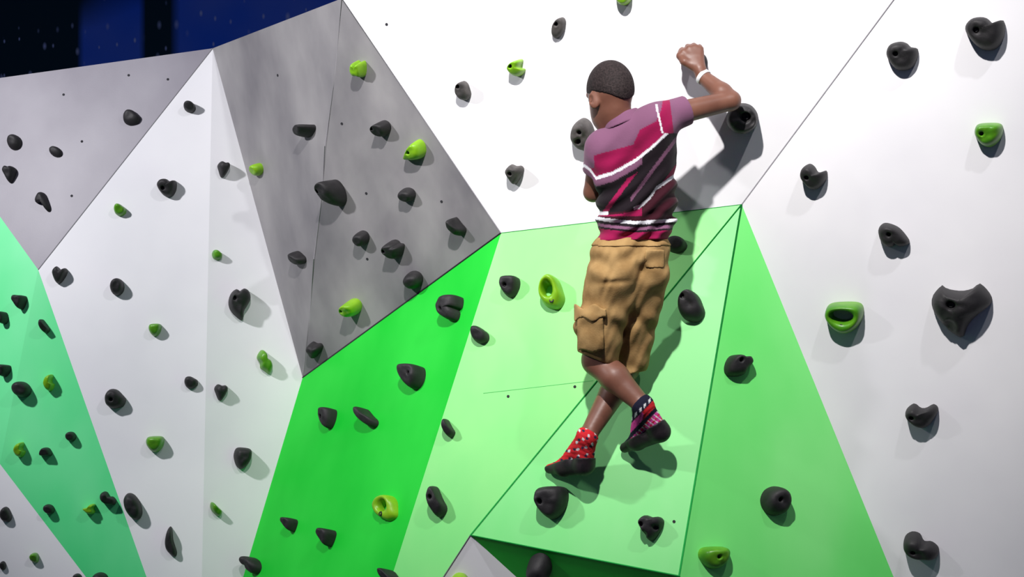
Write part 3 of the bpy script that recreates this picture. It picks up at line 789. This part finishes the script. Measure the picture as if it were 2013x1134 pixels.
S.cone(A(1240, 330, 4.272), A(1250, 480, 4.29), .070, .072, .03)
G = S.grid(); xx, yy = pix(G)
fold = np.sin((yy - lineA(np.clip(xx, 1150, 1330))) * .17 + 1.2 * np.sin(xx * .03)) * np.clip((yy - 300) / 80, 0, 1) * .0065
fold += np.sin(yy * .26 + xx * .05 + np.sin(xx * .06) * 1.5) * np.clip((yy - 405) / 30, 0, 1) * .0035
fold += np.sin(xx * .12 + yy * .10) * .0018
S.v -= fold
# right sleeve and left sleeve, hollow at the cuffs
S.cone(A(1302, 234, 4.232), A(1352, 216, 4.250), .050, .0445, .02)
S.cone(A(1186, 296, 4.265), A(1172, 345, 4.305), .050, .045, .02)
hd = A(1352, 216, 4.250) - A(1302, 234, 4.232); hd /= np.linalg.norm(hd)
X, Y, Z = G
def dot(p, n): return (X - p[0]) * n[0] + (Y - p[1]) * n[1] + (Z - p[2]) * n[2]
near = cone_d(X, Y, Z, A(1330, 222, 4.242), A(1400, 200, 4.27), .075, .075)
S.v = np.where(near < 0, np.maximum(S.v, dot(A(1350, 214, 4.250), hd)), S.v)
S.v = np.maximum(S.v, -cone_d(X, Y, Z, A(1336, 221, 4.244), A(1400, 206, 4.272), .037, .038))
ld = A(1172, 345, 4.305) - A(1186, 296, 4.265); ld /= np.linalg.norm(ld)
near = cone_d(X, Y, Z, A(1174, 335, 4.30), A(1164, 380, 4.335), .062, .062)
S.v = np.where((near < 0) & (xx < 1196), np.maximum(S.v, dot(A(1172, 340, 4.302), ld)), S.v)
# hem and neck opening
S.v = np.maximum(S.v, (yy - (474 - (xx - 1170) * .03)) * .0015)
S.v = np.maximum(S.v, -cone_d(X, Y, Z, A(1240, 478, 4.28), A(1240, 520, 4.28), .06, .06))
S.v = np.maximum(S.v, -cone_d(X, Y, Z, A(1232, 256, 4.262), A(1214, 215, 4.262), .044, .050))
LIL, MAG, WHT, DRK, MAR = (np.array(c) for c in ((.19, .080, .145), (.27, .005, .060), (.72, .72, .76), (.009, .005, .008), (.035, .004, .010)))
def shirt_col(x, y, pos):
    n = len(x); c = np.tile(MAG, (n, 1))
    a = y - lineA(x); b = y - lineB(x); cc = y - lineC(x); d = y - lineD(x)
    c[d < 0] = LIL
    m = a > 0; c[m] = DRK
    st = np.sin((x * .80 + y * .60) * .16)            # slanting thin stripes in the dark band
    c[m & (a < 17) & (x < 1262)] = LIL * .8
    c[m & (st > .86) & (a > 22) & (x > 1240)] = LIL * .7
    c[m & (np.sin((x * .80 + y * .60) * .105 + 1.1) > .90) & (a > 26)] = MAG
    c[(np.abs(a) < 3.4)] = WHT
    m = (b > 0); c[m] = MAR
    c[m & (x < 1262) & (b > 4) & (y < 425)] = MAG
    c[(np.abs(b) < 3.6) & ((x < 1196) | (x > 1246))] = WHT * .85
    m = cc > 0; c[m] = DRK
    c[m & (np.abs(cc - 12) < 3)] = LIL
    c[(np.abs(cc) < 3.3)] = WHT
    c[m & (cc > 19)] = MAG
    sl = (x > 1306) & (y < 262); c[sl] = MAG
    edge = 1316 + (y - 190) * .12
    c[sl & (x > edge)] = LIL
    seam_ = (np.abs(x - (1292 + (y - 215) * .22)) < 1.8) & (y > 205) & (y < 262); c[seam_] = WHT
    ls = (x < 1186) & (y < 345) & (y > 286) & (a < -3); c[ls & (y < 330)] = np.where((x[ls & (y < 330)] < 1168)[:, None], LIL, c[ls & (y < 330)])
    return c
shirt = child(sdf_object('shirt', S, M_SHIRT, person, shirt_col))
CL = Field(A(1165, 300, 4.36) * (1, 0, 1) + (0, 4.15, 0), A(1300, 180, 4.2) * (1, 0, 1) + (0, 4.38, 0), 0.0032)
X, Y, Z = CL.grid()
cc_ = A(1224, 234, 4.254); cn = A(1212, 205, 4.262) - A(1236, 268, 4.262); cn = cn / np.linalg.norm(cn)
hh = (X - cc_[0]) * cn[0] + (Y - cc_[1]) * cn[1] + (Z - cc_[2]) * cn[2]
rr = np.sqrt(np.maximum((X - cc_[0]) ** 2 + (Y - cc_[1]) ** 2 + (Z - cc_[2]) ** 2 - hh ** 2, 0))
CL.v = (np.sqrt((rr - (.0545 - .45 * hh)) ** 2 + (np.maximum(np.abs(hh) - .013, 0)) ** 2) - .0042).astype(np.float32)
def collar_col(x, y, pos): return np.tile(LIL, (len(x), 1))
o = sdf_object('collar', CL, M_SHIRT, shirt, collar_col); o['label'] = 'lilac collar'

# shorts
SH = Field((0.15, 4.08, 1.28), (0.56, 4.56, 1.80), 0.0042)
SH.cone(A(1211, 505, 4.268), A(1268, 500, 4.285), .078, .074, .02)
SH.chain([(A(1208, 540, 4.258), .082), (A(1180, 640, 4.30), .070), (A(1176, 730, 4.340), .056)], .03)
SH.chain([(A(1268, 540, 4.29), .073), (A(1250, 640, 4.365), .062), (A(1236, 760, 4.43), .044)], .014)
G = SH.grid(); X, Y, Z = G; xx, yy = pix(G)
cr = np.sin((xx * .5 + yy * .9) * .105 + 1.8 * np.sin(xx * .045) + .8 * np.sin(yy * .05)) * .0042
cr += np.sin((xx * -.8 + yy * .5) * .13 + 1.5 * np.sin(yy * .06)) * .0028 + np.sin(xx * .22 + yy * .17 + 2 * np.sin(xx * .1)) * .0012
cr -= .007 * np.exp(-((yy - (556 + (xx - 1185) * -.06)) / 5) ** 2) * np.exp(-((xx - 1205) / 28) ** 2)
cr -= .006 * np.exp(-(((xx - 1186) + (yy - 580) * .25) / 5) ** 2) * np.exp(-((yy - 580) / 34) ** 2)
base_sh = SH.v.copy()
SH.v -= cr
kd = LA - LK; 
lleg = (xx < 1222 + (yy - 700) * 0)
SH.v = np.where(xx < 1219, np.maximum(SH.v, (yy - (690 + (xx - 1132) * .42)) * .0013), np.maximum(SH.v, (yy - (738 - (xx - 1225) * .2)) * .0013))
SH.v = np.maximum(SH.v, -cone_d(X, Y, Z, A(1174, 690, 4.325), A(1172, 740, 4.345), .050, .052))
SH.v = np.maximum(SH.v, -cone_d(X, Y, Z, A(1236, 715, 4.42), A(1233, 770, 4.435), .041, .042))
SH.v = np.maximum(SH.v, (468 - yy) * .0013)
shorts = child(sdf_object('shorts', SH, M_KHAKI, person))
def patch(name, x0, x1, y0, y1, grow, sk=0.0, wob=0.0):
    f = Field((0.15, 4.08, 1.28), (0.56, 4.56, 1.80), 0.0042)
    xs = xx - (yy - y0) * sk
    rx = np.maximum(np.maximum(x0 - xs, xs - x1), np.maximum(y0 - yy + wob * np.sin(xx * .16), yy - y1 + wob * np.sin(xx * .16 + .5))) * .0015
    f.v = np.maximum(np.maximum(base_sh - cr * .8 - grow, rx), Y - 4.28).astype(np.float32)
    return sdf_object(name, f, M_KHAKI, shorts)
patch('cargo_pocket', 1134, 1186, 618, 690, .013, .02, 3)
patch('pocket_flap', 1128, 1192, 602, 628, .018, .02, 5)
patch('back_pocket', 1268, 1306, 490, 526, .005)
patch('waistband', 1140, 1330, 466, 484, .005)

# socks
def sock(name, ank, heel, ball, toe, topcut, color):
    lo = np.minimum.reduce([ank, heel, ball, toe]) - .06; hi = np.maximum.reduce([ank, heel, ball, toe]) + .06
    f = Field(lo, hi, .0030)
    up = topcut[1]
    f.cone(ank + up * .05, ank, .0305, .0300, .01); f.cone(ank, heel, .0295, .0265, .012); f.cone(ank, ball, .0285, .0232, .014); f.cone(heel, ball, .026, .0235, .012); f.cone(ball, toe, .0235, .014, .008)
    X, Y, Z = f.grid(); p = topcut[0]
    f.v = np.maximum(f.v, (X - p[0]) * up[0] + (Y - p[1]) * up[1] + (Z - p[2]) * up[2])
    x, y = pix((X, Y, Z))
    f.v -= .0008 * np.sin(((X - p[0]) * up[0] + (Y - p[1]) * up[1] + (Z - p[2]) * up[2]) * 700)
    return child(sdf_object(name, f, M_SOCK, person, color))
RED, NAVY, PNK, SW = (np.array(c) for c in ((.60, .022, .030), (.012, .012, .028), (.62, .06, .30), (.70, .70, .72)))
def rsock(x, y, p):
    c = np.tile(RED, (len(x), 1))
    u_, v_ = (x * .9 + y * .45), (x * -.5 + y * .9)
    c[(np.sin(u_ * .30 + np.sin(v_ * .11)) * np.sin(v_ * .27) > .70)] = SW
    c[(np.sin(u_ * .24 + 1.6) * np.sin(v_ * .30 + 1.6) > .72)] = NAVY * 2
    return c
def lsock(x, y, p):
    c = np.tile(NAVY, (len(x), 1))
    s = (x - 1258) * .72 + (y - 790) * .70
    c[(s > 9) & (s < 14) & (np.sin(x * .7) > 0)] = SW
    c[(s > 17) & (s < 29)] = RED
    c[(s > 17) & (s < 29) & (x < 1264)] = PNK
    c[(s > 37)] = PNK
    c[(s > 37) & (np.sin(x * .55 + y * .4) > .55)] = RED
    c[(s > 37) & (np.sin(x * .45 - y * .6) > .8)] = SW
    return c
upR = (RK - RA); upR /= np.linalg.norm(upR); upL = (LK - LA); upL /= np.linalg.norm(upL)
o = sock('sock', RA, RHEEL, RBALL, RTOE, (A(1157, 851, 4.325), upR), rsock); o['label'] = 'red sock with white diamonds'
o = sock('sock', LA, LHEEL, LBALL, LTOE, (A(1258, 789, 4.262), upL), lsock); o['label'] = 'navy and pink striped sock'
def shoe(name, ank, heel, ball, toe, cut):
    lo = np.minimum.reduce([ank, heel, ball, toe]) - .06; hi = np.maximum.reduce([ank, heel, ball, toe]) + .06
    f = Field(lo, hi, .0030)
    f.cone(ank * .5 + heel * .5, heel, .034, .031, .01); f.cone(heel, ball, .031, .0285, .012); f.cone(ank * .3 + ball * .7, ball, .027, .0275, .012); f.cone(ball, toe, .0275, .0155, .008)
    X, Y, Z = f.grid(); x, y = pix((X, Y, Z))
    f.v = np.maximum(f.v, (cut(x) - y) * .0014)
    return child(sdf_object(name, f, M_SHOE, person))
shoe('climbing_shoe', RA, RHEEL, RBALL, RTOE, lambda x: 900 + np.maximum(0, 1118 - x) * .36)
shoe('climbing_shoe', LA, LHEEL, LBALL, LTOE, lambda x: 871 - (x - 1224) * .58)

# wristband
ax = (RW - RE); ax /= np.linalg.norm(ax); c0 = RW - ax * .004
e1 = np.cross(ax, (0, 0, 1)); e1 /= np.linalg.norm(e1); e2 = np.cross(ax, e1)
vs, fs = [], []
for k in range(32):
    a = k * math.pi / 16; d = e1 * math.cos(a) + e2 * math.sin(a)
    for r_, h_ in ((.0225, -.007), (.0248, -.006), (.0248, .006), (.0225, .007)): vs.append(c0 + d * r_ + ax * h_)
for k in range(32):
    k2 = (k + 1) % 32
    for j in range(4):
        j2 = (j + 1) % 4; fs.append((k * 4 + j, k * 4 + j2, k2 * 4 + j2, k2 * 4 + j))
child(mesh_obj('wristband', vs, fs, M_BAND, person))
